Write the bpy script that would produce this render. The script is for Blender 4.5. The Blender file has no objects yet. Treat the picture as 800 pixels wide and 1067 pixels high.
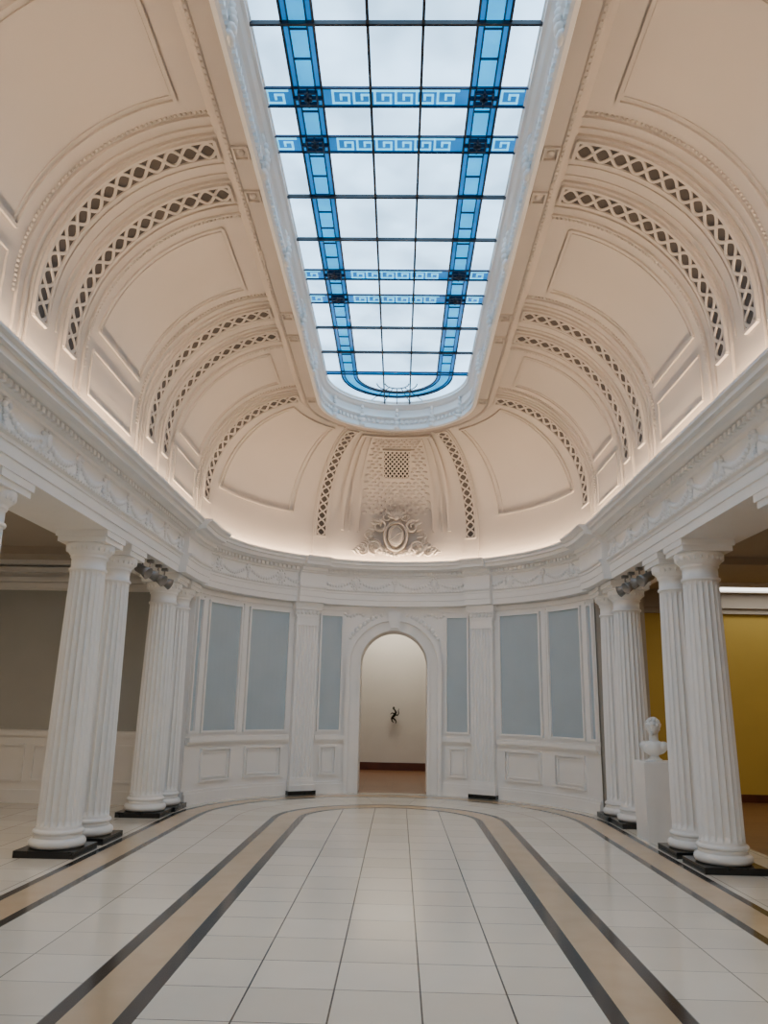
import bpy, math, random
from mathutils import Vector, Matrix
from math import pi, sin, cos, sqrt, radians, hypot
random.seed(4)
S = bpy.context.scene
COL = S.collection
Yc = 11.9; Y0 = -4.0; L = Yc - Y0
HC = 1.61

# ---------------------------------------------------------------- materials
def new_mat(name):
    m = bpy.data.materials.new(name); m.use_nodes = True
    nt = m.node_tree
    return m, nt, nt.nodes["Principled BSDF"]

def mat(name, col, rough=0.6, var=0.04, scale=3.0, bump=0.0, bscale=60.0, metal=0.0, spec=0.5):
    m, nt, b = new_mat(name)
    g = nt.nodes.new("ShaderNodeNewGeometry")
    n = nt.nodes.new("ShaderNodeTexNoise"); n.inputs["Scale"].default_value = scale
    n.inputs["Detail"].default_value = 4
    nt.links.new(g.outputs["Position"], n.inputs["Vector"])
    r = nt.nodes.new("ShaderNodeValToRGB")
    r.color_ramp.elements[0].position = 0.3; r.color_ramp.elements[1].position = 0.7
    r.color_ramp.elements[0].color = (*[max(0, c * (1 - var)) for c in col], 1)
    r.color_ramp.elements[1].color = (*[min(1, c * (1 + var)) for c in col], 1)
    nt.links.new(n.outputs["Fac"], r.inputs["Fac"])
    nt.links.new(r.outputs["Color"], b.inputs["Base Color"])
    b.inputs["Roughness"].default_value = rough
    b.inputs["Metallic"].default_value = metal
    b.inputs["Specular IOR Level"].default_value = spec
    if bump > 0:
        n2 = nt.nodes.new("ShaderNodeTexNoise"); n2.inputs["Scale"].default_value = bscale
        nt.links.new(g.outputs["Position"], n2.inputs["Vector"])
        bp = nt.nodes.new("ShaderNodeBump"); bp.inputs["Strength"].default_value = bump
        bp.inputs["Distance"].default_value = 0.01
        nt.links.new(n2.outputs["Fac"], bp.inputs["Height"])
        nt.links.new(bp.outputs["Normal"], b.inputs["Normal"])
    return m

def emat(name, col, strength, var=0.0, scale=1.0):
    m, nt, b = new_mat(name)
    b.inputs["Base Color"].default_value = (*[c * 0.3 for c in col], 1)
    b.inputs["Roughness"].default_value = 0.3
    b.inputs["Emission Strength"].default_value = strength
    g = nt.nodes.new("ShaderNodeNewGeometry")
    n = nt.nodes.new("ShaderNodeTexNoise"); n.inputs["Scale"].default_value = scale
    n.inputs["Detail"].default_value = 3
    nt.links.new(g.outputs["Position"], n.inputs["Vector"])
    r = nt.nodes.new("ShaderNodeValToRGB")
    r.color_ramp.elements[0].position = 0.35; r.color_ramp.elements[1].position = 0.65
    r.color_ramp.elements[0].color = (*[c * (1 - var) for c in col], 1)
    r.color_ramp.elements[1].color = (*col, 1)
    nt.links.new(n.outputs["Fac"], r.inputs["Fac"])
    nt.links.new(r.outputs["Color"], b.inputs["Emission Color"])
    return m

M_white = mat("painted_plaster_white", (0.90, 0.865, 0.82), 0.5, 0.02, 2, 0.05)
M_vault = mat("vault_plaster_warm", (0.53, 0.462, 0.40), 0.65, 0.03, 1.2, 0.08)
M_col = mat("column_paint", (0.91, 0.88, 0.84), 0.40, 0.02, 4)
M_black = mat("plinth_black_marble", (0.012, 0.012, 0.012), 0.2, 0.3, 6)
M_blue = mat("panel_greyblue", (0.43, 0.505, 0.545), 0.6, 0.03, 2)
M_greywall = mat("aisle_wall_grey", (0.42, 0.415, 0.38), 0.7, 0.03, 2)
M_yellow = mat("gallery_wall_yellow", (0.55, 0.38, 0.07), 0.7, 0.03, 2)
M_brownwall = mat("pier_paint", (0.42, 0.37, 0.31), 0.7, 0.03, 2)
M_aisleceil = mat("aisle_ceiling", (0.45, 0.38, 0.30), 0.7, 0.03, 2)
M_galwall = mat("gallery_wall_white", (0.74, 0.71, 0.65), 0.7, 0.02, 2)
M_skirt = mat("skirting_red_wood", (0.10, 0.025, 0.012), 0.4, 0.2, 5)
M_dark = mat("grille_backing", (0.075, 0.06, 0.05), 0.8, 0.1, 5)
M_vent = mat("vent_dark", (0.006, 0.006, 0.006), 0.9, 0.1, 5, spec=0.1)
M_lead = mat("muntin_iron", (0.02, 0.022, 0.028), 0.5, 0.1, 5)
M_navy = mat("glass_paint_navy", (0.003, 0.03, 0.09), 0.5, 0.1, 5)
M_marble = mat("bust_marble", (0.80, 0.79, 0.76), 0.4, 0.04, 12)
M_bronze = mat("bronze", (0.02, 0.024, 0.015), 0.35, 0.3, 20, metal=0.6)
M_metal = mat("spot_metal", (0.25, 0.24, 0.23), 0.35, 0.05, 5, metal=0.7)
M_glass = emat("skylight_glass", (0.42, 0.70, 1.0), 4.1, 0.42, 1.3)
M_bluegl = emat("skylight_blue_glass", (0.0, 0.20, 0.60), 1.35, 0.3, 2.5)
M_cyangl = emat("skylight_cyan_glass", (0.0, 0.40, 0.90), 1.9, 0.25, 2.5)
M_key = emat("skylight_key_glass", (0.10, 0.60, 0.95), 2.2, 0.1, 2.5)
M_led = emat("cove_led", (1.0, 0.76, 0.52), 76.0)
M_lum = emat("lum_panel", (1.0, 0.97, 0.9), 3.0)

# wood floor
def wood(name, c1, c2):
    m, nt, b = new_mat(name)
    g = nt.nodes.new("ShaderNodeNewGeometry")
    br = nt.nodes.new("ShaderNodeTexBrick")
    br.inputs["Color1"].default_value = (*c1, 1); br.inputs["Color2"].default_value = (*c2, 1)
    br.inputs["Mortar"].default_value = (0.03, 0.015, 0.008, 1)
    br.inputs["Scale"].default_value = 1.0
    br.inputs["Mortar Size"].default_value = 0.004
    br.inputs["Brick Width"].default_value = 1.2; br.inputs["Row Height"].default_value = 0.12
    nt.links.new(g.outputs["Position"], br.inputs["Vector"])
    nt.links.new(br.outputs["Color"], b.inputs["Base Color"])
    b.inputs["Roughness"].default_value = 0.35
    return m
M_wood = wood("gallery_wood_floor", (0.20, 0.09, 0.035), (0.25, 0.12, 0.05))

# tiled floor
def floor_material():
    m, nt, b = new_mat("hall_marble_tiles")
    N, K = nt.nodes, nt.links
    def mt(op, a, bb=None, c=None):
        n = N.new("ShaderNodeMath"); n.operation = op
        for i, v in enumerate((a, bb, c)):
            if v is None: continue
            if isinstance(v, (int, float)): n.inputs[i].default_value = v
            else: K.new(v, n.inputs[i])
        return n.outputs[0]
    def mixc(f, a, bb):
        n = N.new("ShaderNodeMix"); n.data_type = 'RGBA'
        K.new(f, n.inputs[0])
        for i, v in ((6, a), (7, bb)):
            if isinstance(v, tuple): n.inputs[i].default_value = (*v, 1)
            else: K.new(v, n.inputs[i])
        return n.outputs[2]
    def mixf(f, a, bb):
        return mt('ADD', mt('MULTIPLY', a, mt('SUBTRACT', 1.0, f)), mt('MULTIPLY', bb, f))
    g = N.new("ShaderNodeNewGeometry"); sp = N.new("ShaderNodeSeparateXYZ")
    K.new(g.outputs["Position"], sp.inputs[0])
    x, y = sp.outputs[0], sp.outputs[1]
    sy = mt('MAXIMUM', mt('SUBTRACT', y, Yc), 0.0)
    ax = mt('ABSOLUTE', x)
    d = mt('SQRT', mt('ADD', mt('MULTIPLY', x, x), mt('MULTIPLY', sy, sy)))
    ang = mt('ARCTAN2', sy, mt('MAXIMUM', ax, 0.0001))
    s = mt('ADD', mt('MINIMUM', y, Yc), mt('MULTIPLY', ang, 2.2))
    inner = mt('LESS_THAN', d, 1.5)
    X1 = mt('DIVIDE', mt('ADD', x, 0.25), 0.5)
    X2 = mt('DIVIDE', mt('SUBTRACT', d, 1.72), 0.52)
    X = mixf(inner, X2, X1)
    Y = mixf(inner, mt('DIVIDE', s, 0.5), mt('DIVIDE', y, 0.5))
    def line(v, w):
        f = mt('SUBTRACT', v, mt('ROUND', v))
        return mt('LESS_THAN', mt('ABSOLUTE', f), w)
    grout = mt('MAXIMUM', line(X, 0.011), line(Y, 0.007))
    def band(a, bb):
        return mt('MULTIPLY', mt('GREATER_THAN', d, a), mt('LESS_THAN', d, bb))
    dark = mt('MAXIMUM', mt('MAXIMUM', band(1.255, 1.345), band(1.63, 1.72)),
              mt('MAXIMUM', band(2.76, 2.84), band(3.13, 3.21)))
    beige = mt('MAXIMUM', band(1.345, 1.63), band(2.84, 3.13))
    cb = N.new("ShaderNodeCombineXYZ")
    K.new(mt('FLOOR', X), cb.inputs[0]); K.new(mt('FLOOR', Y), cb.inputs[1])
    wn = N.new("ShaderNodeTexWhiteNoise"); wn.noise_dimensions = '2D'
    K.new(cb.outputs[0], wn.inputs["Vector"])
    no = N.new("ShaderNodeTexNoise"); no.inputs["Scale"].default_value = 4; no.inputs["Detail"].default_value = 6
    K.new(g.outputs["Position"], no.inputs["Vector"])
    t0 = mixc(wn.outputs["Value"], (0.77, 0.70, 0.58), (0.86, 0.79, 0.67))
    t1 = mixc(mt('MULTIPLY', no.outputs["Fac"], 0.3), t0, (0.66, 0.58, 0.46))
    grc = mixc(inner, (0.36, 0.33, 0.28), (0.09, 0.065, 0.045))
    t2 = mixc(grout, t1, grc)
    bg = mixc(no.outputs["Fac"], (0.54, 0.39, 0.24), (0.66, 0.50, 0.33))
    t3 = mixc(beige, t2, bg)
    t4 = mixc(dark, t3, (0.04, 0.032, 0.028))
    K.new(t4, b.inputs["Base Color"])
    b.inputs["Roughness"].default_value = 0.14
    return m
M_floor = floor_material()

# ---------------------------------------------------------------- mesh builder
class MB:
    def __init__(s): s.v = []; s.f = []; s.m = []; s.s = []; s.mats = []
    def mi(s, m):
        if m not in s.mats: s.mats.append(m)
        return s.mats.index(m)
    def face(s, idx, m, sm=False):
        s.f.append(idx); s.m.append(s.mi(m)); s.s.append(sm)
    def add(s, pts):
        b = len(s.v); s.v.extend([tuple(p) for p in pts]); return b
    def grid(s, rows, m, sm=False, closed=False):
        nr, nc = len(rows), len(rows[0]); b = s.add([p for r in rows for p in r])
        for i in range(nr - 1):
            for j in range(nc - (0 if closed else 1)):
                k = (j + 1) % nc
                s.face((b + i*nc + j, b + i*nc + k, b + (i+1)*nc + k, b + (i+1)*nc + j), m, sm)
        return b
    def poly(s, pts, m):
        b = s.add(pts); s.face(tuple(range(b, b + len(pts))), m)
    def box(s, x0, x1, y0, y1, z0, z1, m, M=None):
        p = [Vector((x, y, z)) for z in (z0, z1) for y in (y0, y1) for x in (x0, x1)]
        if M is not None: p = [M @ q for q in p]
        b = s.add(p)
        for q in ((0,2,3,1),(4,5,7,6),(0,1,5,4),(2,6,7,3),(0,4,6,2),(1,3,7,5)):
            s.face(tuple(b + i for i in q), m)
    def ball(s, c, r, m, nu=8, nv=5, M=None):
        if isinstance(r, (int, float)): r = (r, r, r)
        rows = []
        for i in range(nv + 1):
            a = -pi/2 + pi*i/nv
            row = []
            for j in range(nu):
                t = 2*pi*j/nu
                q = Vector((r[0]*cos(a)*cos(t), r[1]*cos(a)*sin(t), r[2]*sin(a)))
                if M is not None: q = M @ q
                row.append(Vector(c) + q)
            rows.append(row)
        s.grid(rows, m, True, True)
    def lathe(s, prof, m, n=32, M=None, sm=True):
        rows = []
        for r, z in prof:
            row = [Vector((r*cos(2*pi*j/n), r*sin(2*pi*j/n), z)) for j in range(n)]
            if M is not None: row = [M @ q for q in row]
            rows.append(row)
        s.grid(rows, m, sm, True)
    def tube(s, pts, rad, m, n=8):
        pts = [Vector(p) for p in pts]; rows = []
        if isinstance(rad, (int, float)): rad = [rad]*len(pts)
        for i, p in enumerate(pts):
            t = (pts[min(i+1, len(pts)-1)] - pts[max(i-1, 0)]).normalized()
            a = t.cross(Vector((0, 1, 0.01)))
            if a.length < 1e-3: a = t.cross(Vector((1, 0, 0)))
            a.normalize(); bb = t.cross(a)
            rows.append([p + (a*cos(2*pi*j/n) + bb*sin(2*pi*j/n))*rad[i] for j in range(n)])
        s.grid(rows, m, True, True)
    def obj(s, name, parent=None, loc=(0, 0, 0)):
        me = bpy.data.meshes.new(name)
        me.from_pydata(s.v, [], s.f)
        for mm in s.mats: me.materials.append(mm)
        me.polygons.foreach_set("material_index", s.m)
        me.polygons.foreach_set("use_smooth", s.s)
        me.validate(); me.update()
        o = bpy.data.objects.new(name, me); COL.objects.link(o); o.location = loc
        if parent: o.parent = parent
        return o

def empty(name, loc=(0, 0, 0)):
    e = bpy.data.objects.new(name, None); COL.objects.link(e); e.location = loc; return e

# ---------------------------------------------------------------- stadium path
def P(u, R, z):
    if u < 0: return Vector((-R, Yc + u, z))
    if u <= pi: return Vector((-R*cos(u), Yc + R*sin(u), z))
    return Vector((R, Yc - (u - pi), z))
def us(u0, u1, n_arc=72, st=2.0):
    out = []
    def seg(a, b, step):
        n = max(1, int(math.ceil((b - a)/step - 1e-6)))
        for i in range(n): out.append(a + (b - a)*i/n)
    cuts = [u0] + [c for c in (0, pi) if u0 < c < u1] + [u1]
    for a, b in zip(cuts, cuts[1:]):
        mid = (a + b)/2
        seg(a, b, pi/n_arc if 0 < mid < pi else st)
    out.append(u1); return out
def sweep(B, prof, u0, u1, m, n_arc=72, st=4.0):
    U = us(u0, u1, n_arc, st)
    for (a, b) in zip(prof, prof[1:]):
        B.grid([[P(u, a[0], a[1]), P(u, b[0], b[1])] for u in U], m, True)

VR, VZ, Vr = 1.47, 4.95, 1.62
def V(uc, off, phi, h):
    if phi >= 0:
        R = VR + (Vr - h)*cos(phi); z = VZ + (Vr - h)*sin(phi)
    else:
        R = VR + Vr - h; z = VZ + Vr*phi
    u = uc + (off/max(R, .3) if 0 < uc < pi else (off))
    return P(u, R, z)
def vfn(u, phi, h):
    return V(u, 0, phi, h)

# ---------------------------------------------------------------- FLOOR
B = MB(); B.box(-8, 4.4, Y0, 15.36, -0.1, 0, M_floor); B.obj("floor")
B = MB(); B.box(4.4, 9.5, Y0, 15.3, -0.1, 0, M_wood); B.obj("floor_gallery")
B = MB(); B.box(-3.2, 3.2, 15.36, 20.7, -0.1, 0, M_wood)
B.obj("floor_passage")

# ---------------------------------------------------------------- WALLS & aisles
def plainwall(name, x0, x1, y0, y1, z0, z1, m):
    B = MB(); B.box(x0, x1, y0, y1, z0, z1, m); return B.obj(name)
YE = 12.82
plainwall("wall_front", -8, 9.5, Y0 - .2, Y0, 0, 7.4, M_white)
plainwall("wall_left", -8.2, -8, Y0, YE, 0, 3.95, M_greywall)
plainwall("wall_right", 9.5, 9.7, Y0, 15.3, 0, 3.95, M_yellow)
B = MB()
B.box(-8, -3.33, YE, YE + .2, 0, 3.95, M_white)
B.box(-8, -3.72, YE - .015, YE, 1.12, 3.38, M_greywall)
B.box(-8, -3.7, YE - .05, YE, 1.02, 1.09, M_white)
B.box(-8, -3.7, YE - .03, YE, 0, 0.2, M_white)
for i in range(4):
    x0 = -7.9 + i*1.06
    for a, b, c, d in ((x0, x0 + .94, .32, .36), (x0, x0 + .94, .86, .90), (x0, x0 + .04, .36, .86), (x0 + .9, x0 + .94, .36, .86)):
        B.box(a, b, YE - .03, YE, c, d, M_white)
for h, p in ((3.42, .04), (3.52, .08), (3.68, .14), (3.8, .22)):
    B.box(-8, -3.7, YE - p, YE, h, h + .08, M_white)
B.obj("wall_aisle_left_end")
B = MB()
B.box(4.15, 9.5, 15.1, 15.3, 0, 3.95, M_yellow)
B.box(4.15, 9.5, 15.07, 15.1, 0, .14, M_skirt)
B.box(4.15, 9.5, 15.02, 15.1, 3.45, 3.55, M_brownwall)
B.box(4.15, 9.5, 14.96, 15.1, 3.55, 3.95, M_brownwall)
B.obj("wall_gallery_end")
B = MB()
B.box(3.35, 4.15, YE, 15.3, 0, 3.95, M_brownwall)
B.box(3.35, 4.19, YE - .04, YE, 0, .16, M_white)
B.obj("wall_pier_right")
B = MB(); B.box(-8, -3.84, Y0, YE, 3.9, 4.0, M_aisleceil)
for k in range(5):
    y = -0.6 + k*3.05
    B.box(-8, -3.84, y, y + .5, 3.78, 3.9, M_aisleceil)
B.obj("ceiling_aisle_left")
B = MB(); B.box(3.84, 9.5, Y0, 15.3, 3.9, 4.0, M_aisleceil)
for k in range(5):
    y = -0.6 + k*3.05
    B.box(3.84, 9.5, y, y + .5, 3.78, 3.9, M_aisleceil)
B.obj("ceiling_aisle_right")
B = MB()
B.box(6.0, 8.2, 14.15, 14.75, 3.86, 3.90, M_lum)
B.box(5.9, 6.0, 14.05, 14.85, 3.83, 3.90, M_white); B.box(8.2, 8.3, 14.05, 14.85, 3.83, 3.90, M_white)
B.box(6.0, 8.2, 14.05, 14.15, 3.83, 3.90, M_white); B.box(6.0, 8.2, 14.75, 14.85, 3.83, 3.90, M_white)
B.obj("ceiling_light_panel")
plainwall("wall_passage_back", -3.2, 3.2, 20.6, 20.8, 0, 4.3, M_galwall)
plainwall("wall_passage_left", -3.3, -3.2, 15.9, 20.8, 0, 4.3, M_galwall)
plainwall("wall_passage_right", 3.2, 3.3, 15.9, 20.8, 0, 4.3, M_galwall)
plainwall("ceiling_passage", -3.3, 3.3, 15.4, 20.8, 4.3, 4.4, M_galwall)
plainwall("baseboard_passage", -3.2, 3.2, 20.56, 20.6, 0, .19, M_skirt)

# ---------------------------------------------------------------- APSE WALL
RW = 3.45; DW = 0.65; DZ = 2.38
def W(x, z, h): return Vector((x, Yc + sqrt((RW - h)**2 - x*x), z))
B = MB()
ua = math.acos(DW/RW)
for (a, b) in ((0.27, ua), (pi - ua, pi - 0.27)):
    B.grid([[P(u, RW, 0), P(u, RW, 3.55)] for u in us(a, b, 90)], M_white, True)
xs = [-DW*cos(pi*i/32) for i in range(33)]
B.grid([[W(x, DZ + sqrt(max(0, DW*DW - x*x)), 0), W(x, 3.55, 0)] for x in xs], M_white, True)
arch = [(-DW, 0)] + [(-DW*cos(pi*i/32), DZ + DW*sin(pi*i/32)) for i in range(33)] + [(DW, 0)]
B.grid([[W(x, z, 0), Vector((x, 15.95, z))] for x, z in arch], M_white)
def archmould(r0, r1, h):
    def pl(r):
        return [(-r, 0)] + [(-r*cos(pi*i/32), DZ + r*sin(pi*i/32)) for i in range(33)] + [(r, 0)]
    A, C = pl(r0), pl(r1)
    B.grid([[W(*a, 0), W(*a, h), W(*c, h), W(*c, 0)] for a, c in zip(A, C)], M_white)
archmould(.655, .70, .08); archmould(.70, .85, .03); archmould(.85, .92, .10)
B.box(-.11, .11, Yc + RW - .15, Yc + RW + .02, DZ + .66, DZ + 1.02, M_white)
B.box(-.07, .07, Yc + RW - .20, Yc + RW + .02, DZ + .70, DZ + .95, M_white)
def wp(u0, u1, z0, z1, h, m=M_white, h0=0.0):
    U = us(u0, u1, 90)
    B.grid([[P(u, RW - h0, z0), P(u, RW - h, z0), P(u, RW - h, z1), P(u, RW - h0, z1)] for u in U], m)
    for u in (u0, u1):
        B.poly([P(u, RW - h0, z0), P(u, RW - h, z0), P(u, RW - h, z1), P(u, RW - h0, z1)], m)
def wframe(u0, u1, z0, z1, t, h):
    a = t/RW
    wp(u0, u1, z0, z0 + t, h); wp(u0, u1, z1 - t, z1, h)
    wp(u0, u0 + a, z0 + t, z1 - t, h); wp(u1 - a, u1, z0 + t, z1 - t, h)
D = radians
for sgn in (-1, 1):
    for a0, a1 in ((17.3, 24.5), (35.6, 50.2), (53.8, 67.8), (71.2, 73.9)):
        u0, u1 = sorted((pi/2 + sgn*D(a0), pi/2 + sgn*D(a1)))
        wp(u0, u1, 1.13, 3.30, .006, M_blue)
        wframe(u0 - .007, u1 + .007, 1.105, 3.325, .035, .05)
        if a1 - a0 < 5: continue
        wframe(u0 + .012, u1 - .012, .32, .86, .035, .045)
        wframe(u0 + .03, u1 - .03, .38, .80, .02, .025)
    for a0, a1 in ((15.6, 25.6), (34.4, 74.4)):
        u0, u1 = sorted((pi/2 + sgn*D(a0), pi/2 + sgn*D(a1)))
        wp(u0, u1, .96, 1.04, .08); wp(u0, u1, .92, .96, .045)
        wp(u0, u1, 0, .17, .06); wp(u0, u1, .17, .21, .04)
        wp(u0, u1, 3.40, 3.47, .04)
    for a0 in (52.0, 69.5):
        uu = pi/2 + sgn*D(a0)
        wp(uu - .015, uu + .015, 1.1, 3.36, .03)
    for k in range(9):
        t = k/8; aa = D(20 + 45*t)
        x = sgn*(.98)*cos(aa + D(10)); z = DZ + 1.0*sin(aa + D(10))
        p = W(x*1.02, z, .0); B.ball(p, (.035 + .02*sin(pi*t), .03, .035 + .02*sin(pi*t)), M_white)
    for k in range(7):
        p = W(sgn*(.62 + .06*k), 3.33 + .03*sin(k*1.1), .0); B.ball(p, (.045, .03, .03), M_white)
B.obj("wall_apse")

# ---------------------------------------------------------------- PILASTERS
def pilaster_mesh():
    B = MB(); w = .22; yb = -.005
    sec = [(-w, yb), (-w, -.13)]
    n = 6; fw = (2*w - .04)/n
    for i in range(n):
        a = -w + .02 + i*fw
        sec.append((a + .006, -.13))
        for k in range(1, 6):
            t = k/6; sec.append((a + .006 + (fw - .012)*t, -.13 + .035*sin(pi*t)))
        sec.append((a + fw - .006, -.13))
    sec += [(w, -.13), (w, yb)]
    B.grid([[Vector((x, y, z)) for x, y in sec] for z in (.3, 3.06)], M_col)
    B.box(-.27, .27, -.20, yb, 0, .07, M_black)
    B.box(-.255, .255, -.175, yb, .07, .17, M_col)
    B.box(-.24, .24, -.155, yb, .17, .24, M_col)
    B.box(-.23, .23, -.14, yb, .24, .30, M_col)
    B.box(-.235, .235, -.145, yb, 3.06, 3.09, M_col)
    B.box(-.22, .22, -.13, yb, 3.09, 3.22, M_col)
    B.box(-.24, .24, -.15, yb, 3.22, 3.26, M_col)
    for k in range(6):
        B.ball((-.2 + .08*k, -.145, 3.31), (.036, .03, .045), M_col)
    B.box(-.25, .25, -.135, yb, 3.26, 3.36, M_col)
    B.box(-.27, .27, -.18, yb, 3.36, 3.42, M_col)
    B.box(-.285, .285, -.20, yb, 3.42, 3.50, M_col)
    return B
for i, a in enumerate((-30, 30)):
    o = pilaster_mesh().obj("pilaster")
    t = D(a)
    o.location = (RW*sin(t), Yc + RW*cos(t), 0)
    o.rotation_euler = (0, 0, -t)

# ---------------------------------------------------------------- COLUMNS
def column_mesh():
    B = MB()
    B.box(-.32, .32, -.32, .32, 0, .07, M_black)
    prof = []
    for k in range(9):
        a = -pi/2 + pi*k/8; prof.append((.245 + .05*cos(a), .12 + .05*sin(a)))
    prof += [(.25, .175), (.243, .19), (.247, .205)]
    for k in range(7):
        a = -pi/2 + pi*k/6; prof.append((.235 + .03*cos(a), .232 + .026*sin(a)))
    prof += [(.235, .262), (.232, .285)]
    B.lathe([(0.0, .07)] + prof, M_col, 48)
    nf = 20; sub = 6; rows = []
    zs = [.285, .31, .34] + [.34 + (3.0 - .34)*i/8 for i in range(1, 8)] + [3.0, 3.03, 3.05]
    for z in zs:
        t = (z - .285)/(3.05 - .285)
        R = .231 - .036*t + .005*sin(pi*t)
        dep = .13 if .34 <= z <= 3.0 else (.07 if (z in (.31, 3.03)) else 0)
        row = []
        for i in range(nf):
            for k in range(sub):
                f = k/sub
                a = 2*pi*(i + f)/nf
                g = 0 if f == 0 else max(0, sin(pi*f))**.6
                r = R*(1 - dep*g)
                row.append(Vector((r*cos(a), r*sin(a), z)))
        rows.append(row)
    B.grid(rows, M_col, False, True)
    prof = [(.193, 3.05), (.212, 3.055), (.217, 3.07), (.212, 3.085), (.194, 3.09), (.194, 3.2), (.205, 3.205), (.212, 3.22),
            (.205, 3.235), (.218, 3.245), (.248, 3.28), (.270, 3.33), (.274, 3.36), (.262, 3.375)]
    B.lathe(prof, M_col, 40)
    for k in range(24):
        a = 2*pi*k/24
        B.ball((.254*cos(a), .254*sin(a), 3.315), (.020, .020, .036), M_col, 6, 4)
    B.box(-.28, .28, -.28, .28, 3.37, 3.43, M_col)
    B.box(-.30, .30, -.30, .30, 3.43, 3.5, M_col)
    return B
CX = 3.56
base = column_mesh().obj("column")
base.location = (-CX, 8.84, 0)
cols = []
for sgn in (-1, 1):
    for y in (-.6, .3, 2.44, 3.34, 5.49, 6.42, 8.84, 9.66, 11.80):
        cols.append((sgn*CX, y, 0))
    cols.append((sgn*3.53, 12.46, 0))
for x, y, r in cols:
    if x == -CX and y == 8.84: continue
    o = bpy.data.objects.new("column", base.data); COL.objects.link(o)
    o.location = (x, y, 0); o.rotation_euler = (0, 0, r)

# ---------------------------------------------------------------- ENTABLATURE
ent = [(3.98, 4.0), (3.98, 3.5), (3.25, 3.5), (3.25, 3.6), (3.235, 3.605), (3.235, 3.71), (3.22, 3.715), (3.22, 3.75),
       (3.19, 3.765), (3.18, 3.79), (3.24, 3.80), (3.24, 4.05), (3.215, 4.06), (3.205, 4.085), (3.16, 4.095),
       (3.16, 4.15), (3.10, 4.16), (3.06, 4.18), (2.99, 4.185), (2.985, 4.245), (2.965, 4.25), (2.95, 4.28),
       (2.915, 4.30), (2.90, 4.305), (2.90, 4.335), (2.935, 4.335), (2.935, 4.25), (3.10, 4.25)]
B = MB()
sweep(B, ent, -L, pi + L, M_white, 84)
def ressaut(u0, u1, dr):
    pr = [(r - dr, z) for r, z in ent[2:-3]]
    pr = [(3.30, 3.5)] + pr + [(2.90 - dr, 4.335), (2.94, 4.335)]
    sweep(B, pr, u0, u1, M_white, 84)
    for u in (u0, u1):
        for a, b in zip(pr[1:-2], pr[2:-1]):
            B.poly([P(u, a[0], a[1]), P(u, b[0], b[1]), P(u, b[0] + dr, b[1]), P(u, a[0] + dr, a[1])], M_white)
for a in (-30, 30):
    ressaut(pi/2 + D(a) - .085, pi/2 + D(a) + .085, .10)
ressaut(-.50, .21, .12); ressaut(pi - .21, pi + .50, .12)
B.obj("trim_1")
B = MB()
def along(spacing, R):
    out = []
    s = -L + .1
    while s < -.02: out.append(s); s += spacing
    n = int(pi*R/spacing)
    out += [pi*(i + .5)/n for i in range(n)]
    s = pi + .05
    while s < pi + L: out.append(s); s += spacing
    return out
for u in along(.1, 3.16):
    du = .028 if (u < 0 or u > pi) else .028/3.15
    pts = [P(u - du, 3.17, 4.097), P(u + du, 3.17, 4.097), P(u + du, 3.115, 4.097), P(u - du, 3.115, 4.097)]
    q = [Vector((v.x, v.y, 4.148)) for v in pts]
    B.grid([pts + [pts[0]], q + [q[0]]], M_white); B.poly(pts, M_white)
for u in along(.07, 3.2):
    B.ball(P(u, 3.185, 3.778), .016, M_white, 6, 4)
B.obj("trim_2")
B = MB()
nodes = along(.76, 3.24)
for i, u in enumerate(nodes):
    R = 3.235
    c = P(u, R, 3.93)
    nrm = (P(u, R, 3.93) - P(u, R - 1, 3.93))
    ang = math.atan2(nrm.y, nrm.x)
    Mx = Matrix.Rotation(ang, 3, 'Z')
    if i % 2 == 0:
        B.ball(c, (.04, .075, .105), M_white, 12, 8, Mx)
        B.ball(c + Mx @ Vector((-.04, 0, .01)), (.025, .045, .07), M_white, 10, 6, Mx)
        for k in range(10):
            a = 2*pi*k/10
            B.ball(c + Mx @ Vector((-.01, .095*cos(a), .115*sin(a))), .024, M_white, 6, 4)
    else:
        for k in range(6):
            a = 2*pi*k/6
            B.ball(c + Mx @ Vector((-.01, .04*cos(a), .06 + .04*sin(a))), .034, M_white, 6, 4)
        B.ball(c + Mx @ Vector((-.04, 0, .06)), .025, M_white, 6, 4)
        for k in range(5):
            B.ball(c + Mx @ Vector((-.01, 0, -.0 - .03*k)), (.024, .034 - .004*k, .02), M_white, 6, 4)
    if i < len(nodes) - 1:
        u2 = nodes[i+1]
        if (u < 0) != (u2 < 0) or (u > pi) != (u2 > pi): continue
        for k in range(1, 14):
            t = k/14
            if t < .1 or t > .9: continue
            z = 4.0 - .14*sin(pi*t)
            rr = .020 + .018*sin(pi*t)
            B.ball(P(u + (u2 - u)*t, R, z), (rr, rr, rr*1.1), M_white, 6, 4)
B.obj("frieze_garland")

# ---------------------------------------------------------------- VAULT
B = MB()
phis = [-.44, -.2, 0] + [D(90)*i/28 for i in range(1, 29)]
U = us(-L, pi + L, 96, .5)
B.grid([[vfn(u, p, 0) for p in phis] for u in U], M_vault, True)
B.obj("ceiling")

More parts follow.
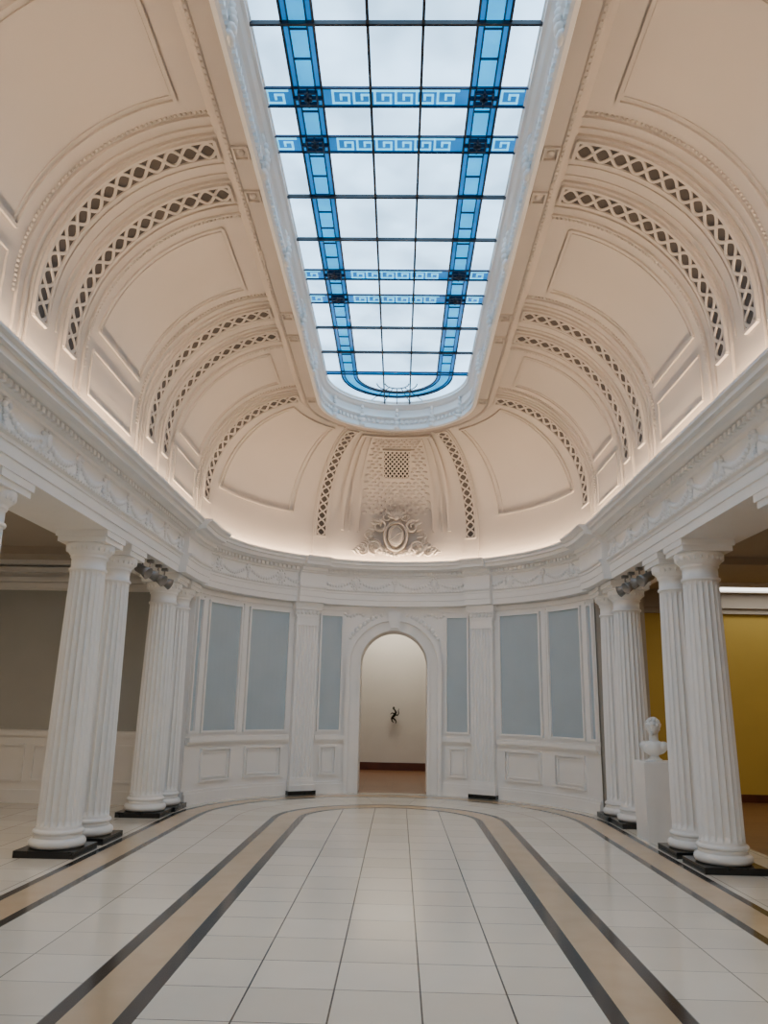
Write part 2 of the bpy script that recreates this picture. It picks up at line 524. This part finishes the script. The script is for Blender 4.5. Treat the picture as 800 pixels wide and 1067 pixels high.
def ribbon(B, uc, pts, w, h0, h1, m):
    rows = []
    for i, (o, p) in enumerate(pts):
        a = pts[max(0, i-1)]; b = pts[min(len(pts)-1, i+1)]
        dx, dy = b[0]-a[0], (b[1]-a[1])*Vr
        l = hypot(dx, dy) or 1
        nx, ny = -dy/l, dx/l
        A = (o + nx*w, p + ny*w/Vr); C = (o - nx*w, p - ny*w/Vr)
        rows.append([V(uc, *A, h0), V(uc, *A, h1), V(uc, *C, h1), V(uc, *C, h0)])
    B.grid(rows, m)
    B.poly(rows[0], m); B.poly(rows[-1], m)
def arcpts(off, p0, p1, n=40): return [(off, p0 + (p1 - p0)*i/n) for i in range(n + 1)]
def hpts(o0, o1, p, n=6): return [(o0 + (o1 - o0)*i/n, p) for i in range(n + 1)]

BR = MB()
def pierced(uc, p0=D(-6), p1=D(84), wd=.12, n=15):
    ribbon(BR, uc, arcpts(0, D(-25), D(90), 44), wd + .045, -.01, .03, M_vault)
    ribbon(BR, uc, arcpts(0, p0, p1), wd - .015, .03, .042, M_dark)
    for s in (-1, 1):
        ribbon(BR, uc, arcpts(s*wd, p0, p1), .016, .02, .060, M_vault)
    ribbon(BR, uc, hpts(-wd, wd, p0), .016, .02, .060, M_vault)
    ribbon(BR, uc, hpts(-wd, wd, p1), .016, .02, .060, M_vault)
    N = n*8
    for s in (-1, 1):
        pts = [(s*(wd - .028)*sin(pi*n*k/N), p0 + (p1 - p0)*k/N) for k in range(N + 1)]
        ribbon(BR, uc, pts, .0145, .03, .055, M_vault)
    for k in range(n):
        ph = p0 + (p1 - p0)*(k)/n
        if k: BR.ball(V(uc, 0, ph, .045), .022, M_vault, 6, 4)
rib_y = (-.12, .5, 2.93, 3.55, 5.98, 6.60, 9.02, 9.64, 11.85)
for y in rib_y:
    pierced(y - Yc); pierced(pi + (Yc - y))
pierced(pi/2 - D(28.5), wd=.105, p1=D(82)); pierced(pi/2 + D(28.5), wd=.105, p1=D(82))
BR.obj("pierced_rib")

BM = MB()
bays = [(.5, 2.93), (3.55, 5.98), (6.60, 9.02), (9.64, 11.85)]
for a, b in bays:
    for side in (0, 1):
        def U_(y): return (y - Yc) if side == 0 else pi + (Yc - y)
        c = (a + b)/2; uc = U_(c); hw = (b - a)/2
        o1 = hw - .42
        for o in (-o1, o1):
            for k in range(58):
                p = D(-4) + D(88)*k/57
                BM.ball(V(uc, o, p, .010), .016, M_vault, 6, 4)
            ribbon(BM, uc, arcpts(o + (.05 if o > 0 else -.05), D(-25), D(88)), .010, -.01, .026, M_vault)
            ribbon(BM, uc, arcpts(o + (.18 if o > 0 else -.18), D(-25), D(88)), .014, -.01, .022, M_vault)
        for ins, w_, h_ in ((.16, .016, .022), (.22, .008, .012)):
            oo = o1 - ins; p0, p1 = D(10) + ins*.3, D(79) - ins*.3
            for o in (-oo, oo): ribbon(BM, uc, arcpts(o, p0, p1), w_, -.01, h_, M_vault)
            for p in (p0, p1): ribbon(BM, uc, hpts(-oo, oo, p), w_, -.01, h_, M_vault)
        oo = o1 - .16
        for o in (-oo, oo): ribbon(BM, uc, arcpts(o, D(-12), D(5), 5), .010, -.01, .018, M_vault)
        for p in (D(-12), D(5)): ribbon(BM, uc, hpts(-oo, oo, p), .010, -.01, .018, M_vault)
for y in (.19, 3.24, 6.29, 9.33):
    for uc in (y - Yc, pi + Yc - y):
        for o in (-.07, .07): ribbon(BM, uc, arcpts(o, D(-3), D(86)), .008, -.01, .014, M_vault)
for sgn in (-1, 1):
    uc = pi/2 + sgn*D(59)
    for fo, w_, h_ in ((.80, .018, .03), (.72, .008, .018)):
        for side in (-1, 1):
            arr = []
            for i in range(31):
                p = D(8) + D(70)*i/30
                R = VR + Vr*cos(p); arr.append((side*fo*D(24)*R, p))
            ribbon(BM, uc, arr, w_, -.01, h_, M_vault)
        for p in (D(8), D(78)):
            R = VR + Vr*cos(p); ribbon(BM, uc, hpts(-fo*D(24)*R, fo*D(24)*R, p, 12), w_, -.01, h_, M_vault)
uc = pi/2
for fo, w_, h_ in ((20, .03, .06), (17.5, .012, .035), (14, .02, .05)):
    for side in (-1, 1):
        arr = []
        for i in range(31):
            p = D(0) + D(78)*i/30; R = VR + Vr*cos(p); arr.append((side*D(fo)*R, p))
        ribbon(BM, uc, arr, w_, -.01, h_, M_vault)
for p in (D(78),):
    R = VR + Vr*cos(p); ribbon(BM, uc, hpts(-D(20)*R, D(20)*R, p, 12), .03, -.01, .05, M_vault)
for r in range(23):
    p = D(14) + D(2.75)*r; R = VR + Vr*cos(p); hw = D(13)*R; n = 9
    for k in range(n):
        o = -hw + 2*hw*(k + (.5 if r % 2 else .0) + .25)/n
        q = V(uc, o, p, .0)
        if abs(o) < .29 and D(37) < p < D(65): continue
        BM.ball(q, (hw/n*.8, .016, .036), M_vault, 6, 4)
BM.obj("trim_3")
# vent grille : dark void behind a pierced lattice
B = MB()
p0, p1 = D(39.5), D(63)
B.grid([[V(uc, -.25 + .5*j/12, p0 + (p1 - p0)*i/12, .012) for j in range(13)] for i in range(13)], M_vent, True)
for o in (-.26, .26): ribbon(B, uc, arcpts(o, p0 - .01, p1 + .01, 8), .014, .0, .035, M_vault)
for p in (p0, p1): ribbon(B, uc, hpts(-.26, .26, p), .014, .0, .035, M_vault)
nn = 6
for s in (-1, 1):
    for k in range(-nn, nn + 1):
        pts = []
        for i in range(25):
            t = i/24; o = -.25 + .5*t
            q = (t*s + k/nn + (0 if s > 0 else 1))
            if -0.001 <= q <= 1.001: pts.append((o, p0 + (p1 - p0)*q))
        if len(pts) > 1: ribbon(B, uc, pts, .0105, .005, .026, M_vault)
B.obj("vent_grille")

# cartouche (coat of arms relief)
B = MB()
def C(x, z, h=.06):
    return V(pi/2, x, (z + 4.45 - VZ)/Vr, h)
B.ball(C(0, .42, .06), (.17, .10, .24), M_vault, 20, 14)
B.tube([C(.215*cos(a), .42 + .29*sin(a), .08) for a in [2*pi*i/32 for i in range(33)]], .03, M_vault)
B.tube([C(.15*cos(a), .42 + .20*sin(a), .15) for a in [2*pi*i/32 for i in range(33)]], .012, M_vault)
B.tube([C(-.11 + .22*i/10, .33 + .16*i/10, .155) for i in range(11)], .018, M_vault)
for sgn in (-1, 1):
    def spiral(cx, cz, r0, turns, a0, rad):
        pts = []; rr = []
        for i in range(34):
            t = i/33; a = a0 + sgn*turns*2*pi*t; r = r0*(1 - .85*t)
            pts.append(C(cx + r*cos(a), cz + r*sin(a), .08)); rr.append(rad*(1 - .5*t))
        B.tube(pts, rr, M_vault)
    spiral(sgn*.33, .62, .14, 1.4, pi/2, .032)
    spiral(sgn*.41, .20, .16, 1.4, -pi/2, .035)
    spiral(sgn*.66, .10, .11, 1.3, pi/2, .028)
    spiral(sgn*.20, .82, .10, 1.3, pi/2, .026)
    spiral(sgn*.53, .44, .09, 1.3, -pi/2, .024)
    B.tube([C(sgn*(.24 + .42*t), .12 + .30*t*(1-t)*2 - .04*t, .06) for t in [i/12 for i in range(13)]], [.05 - .025*i/12 for i in range(13)], M_vault)
    for k in range(7):
        a = D(-60 + 28*k)
        p = (.33 + .11*cos(a), .42 + .30*sin(a))
        B.tube([C(sgn*p[0], p[1], .05), C(sgn*(p[0] + .06), p[1] + .03*sin(a), .09), C(sgn*(p[0] + .12), p[1] + .07*sin(a), .04)], [.03, .032, .006], M_vault)
    for k in range(7):
        B.tube([C(sgn*(.48 + .05*k), .26 - .035*k, .05), C(sgn*(.53 + .05*k), .31 - .035*k, .09), C(sgn*(.60 + .05*k), .34 - .04*k, .05)], [.028, .03, .006], M_vault)
for k in range(9):
    a = D(20 + 17.5*k)
    B.tube([C(.05*cos(a), .78 + .05*sin(a), .08), C(.14*cos(a), .78 + .15*sin(a), .11), C(.17*cos(a), .78 + .24*sin(a), .05)], [.024, .03, .006], M_vault)
B.ball(C(0, .80, .1), (.05, .05, .05), M_vault, 10, 8)
for k in range(11):
    B.ball(C(-.40 + .08*k, .03 + .02*abs(k-5), .06), (.045, .04, .045), M_vault, 8, 5)
B.obj("cartouche_relief")

B = MB()
sweep(B, [(2.965, 4.262), (3.015, 4.262)], -L, pi + L, M_led, 84)
B.obj("cove_light_strip")

# ---------------------------------------------------------------- SKYLIGHT
YS = -3.0
LS = Yc - YS
well = [(1.66, 6.60), (1.56, 6.49), (1.53, 6.47), (1.50, 6.47), (1.49, 6.49), (1.33, 6.49), (1.32, 6.46), (1.28, 6.45),
        (1.255, 6.47), (1.27, 6.52), (1.29, 6.55), (1.29, 6.64), (1.26, 6.66), (1.24, 6.69), (1.27, 6.72), (1.28, 6.76),
        (1.28, 6.84), (1.24, 6.86), (1.21, 6.90), (1.18, 6.91), (1.18, 6.94), (1.165, 6.95), (1.165, 7.1)]
B = MB()
sweep(B, well[:6], -L, pi + L, M_vault, 72)
sweep(B, well[5:], -L, pi + L, M_white, 72)
for u in along(.09, 1.3):
    if -LS < u < pi + LS:
        st = (u < 0 or u > pi); du = .026 if st else .026/1.3
        pts = [P(u - du, 1.30, 6.585), P(u + du, 1.30, 6.585), P(u + du, 1.255, 6.585), P(u - du, 1.255, 6.585)]
        q = [Vector((v.x, v.y, 6.64)) for v in pts]
        B.grid([pts + [pts[0]], q + [q[0]]], M_white); B.poly(pts, M_white)
for u in along(.065, 1.5):
    B.ball(P(u, 1.515, 6.468), .014, M_vault, 6, 4)
for y in (5.98, 6.60, 9.02, 9.64, 2.93, 3.55, 11.85):
    for s in (-1, 1):
        x = s*1.41
        for (a, b, c, d) in ((-.075, .075, -.09, -.07), (-.075, .075, .07, .09), (-.075, -.055, -.07, .07), (.055, .075, -.07, .07)):
            B.box(x + a, x + b, y + c, y + d, 6.465, 6.49, M_vault)
        B.ball((x, y, 6.487), (.04, .045, .02), M_vault)
for y in [3.2, 4.75, 6.29, 7.8, 9.33, 10.8, 1.7]:
    for s in (-1, 1):
        for k in range(5):
            B.ball((s*(1.25 - .015*sin(k)), y, 6.5 + .075*k), (.04, .08 - .01*k, .045), M_white, 8, 5)
        for dy in (-.12, .12):
            B.ball((s*1.26, y + dy, 6.79), (.025, .07, .04), M_white, 8, 5)
for a in (-60, -30, 0, 30, 60):
    for k in range(5):
        B.ball(P(pi/2 + D(a), 1.25, 6.5 + .08*k), (.06 - .008*k, .04, .045), M_white, 8, 5)
B.obj("trim_4")

win = empty("window_1", (0, 5, 6.97))
def child(B, name):
    o = B.obj(name); o.parent = win; o.matrix_parent_inverse = Matrix.Translation(-Vector(win.location)); return o
ZG = 6.97; GR = 1.18; SC = (ZG - HC)/5.5
M0 = ZG - .05; M1 = ZG - .01
B = MB()
pts = [(-GR, YS), (GR, YS)] + [(GR*cos(pi*i/40), Yc + GR*sin(pi*i/40)) for i in range(41)]
B.poly([Vector((x, y, ZG)) for x, y in pts], M_glass)
child(B, "glass_panes")
B = MB()
RS0, RS1 = .665, .925
RA, RB = .72, .87
XC = (RS0 + RS1)/2
sweep(B, [(RS0, ZG - .006), (RS1, ZG - .006)], -LS, pi + LS, M_bluegl, 40)
sweep(B, [(RA, ZG - .009), (RB, ZG - .009)], -LS, pi + LS, M_cyangl, 40)
bars = [y*SC for y in (-.12, .5, 2.93, 3.55, 5.98, 6.60, 9.02, 9.64, 12.1)]
def hbar(y): return .11 if y < 11.5 else .05
def xlim(y): return GR if y <= Yc else sqrt(max(0, GR*GR - (y - Yc)**2))
for y in bars:
    X = xlim(y + .08); hb = hbar(y)
    B.poly([Vector((-X, y - hb, ZG - .012)), Vector((X, y - hb, ZG - .012)), Vector((X, y + hb, ZG - .012)), Vector((-X, y + hb, ZG - .012))], M_bluegl)
child(B, "blue_glass")
B = MB()
def bx(x0, x1, y0, y1, m=M_lead, z0=M0, z1=M1): B.box(min(x0,x1), max(x0,x1), min(y0,y1), max(y0,y1), z0, z1, m)
def vline(x, w=.012): bx(x - w, x + w, YS, Yc + sqrt(GR*GR - x*x))
for x in (-.225, .225): vline(x)
for R in (RS0, RS1, RA, RB):
    w = .010 if R in (RS0, RS1) else .006
    sweep(B, [(R - w, M1), (R - w, M0 + .02), (R + w, M0 + .02), (R + w, M1)], -LS, pi + LS, M_navy if R in (RA, RB) else M_lead, 40)
ys = []
for a, b in zip(bars[1::2], bars[2::2]):
    for k in (1, 2): ys.append(a + (b - a)*k/3)
for y in ys:
    X = xlim(y); bx(-X, X, y - .012, y + .012)
for y in bars:
    X = xlim(y + .08); hb = hbar(y)
    for s in (-1, 1):
        bx(-X, X, y + s*hb - .009, y + s*hb + .009, M_navy, M0 + .02)
y = YS + .3
while y < 12:
    if min(abs(y - b) for b in bars) > .15:
        for s in (-1, 1): bx(s*RA, s*RB, y - .005, y + .005, M_navy, M0 + .02)
    y += .30
for y in bars:
    for s in (-1, 1):
        x = s*XC; h = hbar(y)
        if h < .1: continue
        bx(x - .135, x + .135, y - .008, y + .008, M_navy)
        bx(x - .008, x + .008, y - .1, y + .1, M_navy)
        for (a, b, c, d) in ((-.09, .09, -.075, -.058), (-.09, .09, .058, .075), (-.09, -.073, -.06, .06), (.073, .09, -.06, .06)):
            bx(x + a, x + b, y + c, y + d, M_navy)
        bx(x - .035, x + .035, y - .03, y + .03, M_navy)
for y in bars:
    if y > 11.5: continue
    X = xlim(y + .08)
    cell = .185; u_ = .036
    def stroke(x0, y0, x1, y1):
        w = .0100
        bx(min(x0, x1) - w, max(x0, x1) + w, min(y0, y1) - w, max(y0, y1) + w, M_key, ZG - .020, ZG - .014)
    for x in [-1.165, .955] + [-.57 + .19*k for k in range(6)]:
        yb = y - .072
        q = [(0, 0), (0, 4), (4, 4), (4, 1.35), (2, 1.35), (2, 2.7)]
        q = [(x + a*u_, yb + b*u_) for a, b in q]
        for p_, r_ in zip(q, q[1:]): stroke(*p_, *r_)
        stroke(x, yb, x + cell, yb)
for a in (50, 70, 90, 110, 130):
    t = D(a)
    B.tube([(.20*cos(t), Yc + .25 + .2*sin(t), M0), (.7*cos(t), Yc + .35 + .8*sin(t), M0)], .008, M_lead, 6)
for R in (.2, .34):
    B.tube([(R*cos(t), Yc + .25 + R*sin(t), M0) for t in [pi*i/24 for i in range(25)]], .01, M_lead, 6)
child(B, "muntins")

# ---------------------------------------------------------------- pedestal + bust
px, py = 3.50, 10.64
B = MB()
B.box(-.24, .24, -.24, .24, 0, .95, M_col)
B.box(-.225, .225, -.225, .225, .95, .965, M_col)
B.obj("pedestal", loc=(px, py, 0))
B = MB()
B.lathe([(0, 0), (.085, 0), (.085, .02), (.06, .03), (.045, .06), (.05, .09), (0, .1)], M_marble, 20)
B.ball((0, 0, .15), (.15, .085, .085), M_marble, 20, 12)
B.ball((0, -.03, .14), (.11, .08, .08), M_marble, 20, 12)
B.ball((.11, 0, .17), (.06, .06, .055), M_marble, 16, 10)
B.ball((-.11, 0, .17), (.06, .06, .055), M_marble, 16, 10)
B.lathe([(.07, .17), (.055, .22), (.05, .27), (.052, .33)], M_marble, 20)
B.ball((0, .0, .385), (.073, .088, .098), M_marble, 24, 16)
B.ball((0, -.03, .345), (.052, .055, .06), M_marble, 20, 12)
B.ball((0, -.075, .30), (.022, .018, .018), M_marble, 12, 8)
B.tube([(0, -.085, .40), (0, -.105, .362), (0, -.09, .352)], [.010, .016, .010], M_marble, 8)
B.ball((0, -.08, .325), (.022, .012, .008), M_marble, 12, 8)
B.ball((0, -.082, .413), (.045, .014, .010), M_marble, 12, 8)
for s in (-1, 1): B.ball((s*.074, .0, .37), (.010, .018, .028), M_marble, 10, 8)
for k in range(46):
    a = k*2.39996; t = k/46
    z = .40 + .085*t; r = sqrt(max(0, 1 - ((z - .385)/.1)**2))
    x, y = .075*r*cos(a), .09*r*sin(a)
    if y < -.05 and z < .45: continue
    B.ball((x, y + .005, z), .021, M_marble, 8, 6)
o = B.obj("marble_bust", loc=(px - .02, py, .965))
o.rotation_euler = (0, 0, D(-35)); o.scale = (1.12, 1.12, 1.12)
r = o.modifiers.new("remesh", 'REMESH'); r.mode = 'VOXEL'; r.voxel_size = .006; r.use_smooth_shade = True
sm = o.modifiers.new("smooth", 'SMOOTH'); sm.iterations = 2; sm.factor = .5

B = MB()
y = 20.50
def zz(lst): return [Vector((x, y - .02*k % .04, z)) for k, (x, z) in enumerate(lst)]
B.tube(zz([(-.02, 1.18), (-.06, 1.22), (-.07, 1.28), (-.03, 1.33), (.02, 1.38), (.04, 1.44), (.01, 1.49), (-.03, 1.53), (-.02, 1.57)]),
       [.010, .016, .024, .034, .036, .028, .02, .025, .01], M_bronze)
B.tube(zz([(.02, 1.38), (.08, 1.36), (.11, 1.41), (.10, 1.48), (.12, 1.53)]), [.024, .02, .016, .012, .005], M_bronze)
B.tube(zz([(.0, 1.40), (-.07, 1.42), (-.10, 1.38)]), [.02, .015, .007], M_bronze)
B.tube(zz([(-.05, 1.30), (.02, 1.25), (.05, 1.20), (.03, 1.15)]), [.024, .018, .014, .006], M_bronze)
B.ball((-.02, y, 1.54), (.03, .03, .038), M_bronze, 12, 8)
B.box(-.015, .015, y, 20.6, 1.36, 1.39, M_bronze)
B.obj("bronze_wall_sculpture")

def spot(x, y, target, energy):
    T = Vector(target) - Vector((x, y, 3.3)); T.normalize()
    B = MB()
    B.box(-.04, .04, -.04, .04, 3.46, 3.5, M_metal)
    B.tube([(0, 0, 3.47), (0, 0, 3.34)], .012, M_metal, 6)
    Q = T.to_track_quat('Z', 'Y').to_matrix().to_4x4()
    M = Matrix.Translation((0, 0, 3.31)) @ Q
    B.lathe([(0, -.10), (.05, -.10), (.062, -.07), (.062, .03), (.085, .11), (.076, .11), (.055, .05), (0, .05)], M_metal, 16, M)
    B.obj("track_spotlight", loc=(x, y, 0))
    if energy:
        l = bpy.data.lights.new("spot_fill", 'SPOT'); l.energy = energy; l.color = (1, .92, .82)
        l.spot_size = D(110); l.spot_blend = 1.0; l.shadow_soft_size = .06
        lo = bpy.data.objects.new("spot_fill", l); COL.objects.link(lo)
        lo.location = Vector((x, y, 3.31)) + T*.15
        lo.rotation_euler = T.to_track_quat('-Z', 'Y').to_euler()
for s in (-1, 1):
    spot(s*3.36, 10.12, (-s*1.6, 9.0, .5), 0)
    spot(s*3.36, 10.42, (-s*2.2, 14.3, 1.4), 75)
    spot(s*3.36, 10.80, (-s*1.2, 9.4, 1.0), 0)
    spot(s*3.36, 11.10, (-s*1.0, 14.8, 1.2), 0)
    spot(s*3.36, 4.2, (-s*1.0, 9.5, .2), 75)  # added out-of-view spot pair, brightens the hall floor
    spot(s*3.36, 4.6, (-s*3.5, 8.0, 1.5), 60)  # likewise added out of view, lifts the columns opposite

# ---------------------------------------------------------------- LIGHTS
def area(name, loc, size, energy, col, rot=(0, 0, 0), sy=None):
    l = bpy.data.lights.new(name, 'AREA'); l.energy = energy; l.color = col
    l.shape = 'RECTANGLE'; l.size = size; l.size_y = sy or size
    o = bpy.data.objects.new(name, l); COL.objects.link(o); o.location = loc; o.rotation_euler = rot
    return o
area("downlight_passage", (0, 19.6, 4.25), 2.5, 75, (1, .9, .75), sy=.8)
area("fill_aisle_left", (-6, 8.0, 3.75), 1.0, 50, (1, .82, .62))  # added fill lamp, brightens the dim left aisle
area("fill_aisle_left", (-6, 2.0, 3.75), 1.0, 50, (1, .86, .7))  # second added fill, lights the near aisle floor
area("fill_gallery", (6.5, 12.0, 3.75), 1.2, 45, (1, .88, .68))  # added fill lamp to light the yellow gallery wall
area("fill_gallery", (6.5, 4.0, 3.75), 1.2, 60, (1, .88, .72))  # added fill for the near end of the gallery

w = bpy.data.worlds.new("World"); S.world = w; w.use_nodes = True
w.node_tree.nodes["Background"].inputs[0].default_value = (.75, .85, 1, 1)
w.node_tree.nodes["Background"].inputs[1].default_value = 0.4

# ---------------------------------------------------------------- CAMERA
cam = bpy.data.cameras.new("camera"); co = bpy.data.objects.new("camera", cam); COL.objects.link(co)
cam.sensor_fit = 'HORIZONTAL'; cam.sensor_width = 36; cam.lens = 36.0*800/800
cam.clip_start = .05
F = Vector((15/800, (533.5 - 735)/800, -1)).normalized()
Uc = Vector((sin(D(.8)), cos(D(.8)), 0)); Uc = (Uc - F*Uc.dot(F)).normalized()
Rc = F.cross(Uc)
M3 = Matrix((Rc, F, Uc))
co.matrix_world = Matrix.Translation((.1, 0, HC)) @ M3.to_4x4()
S.camera = co
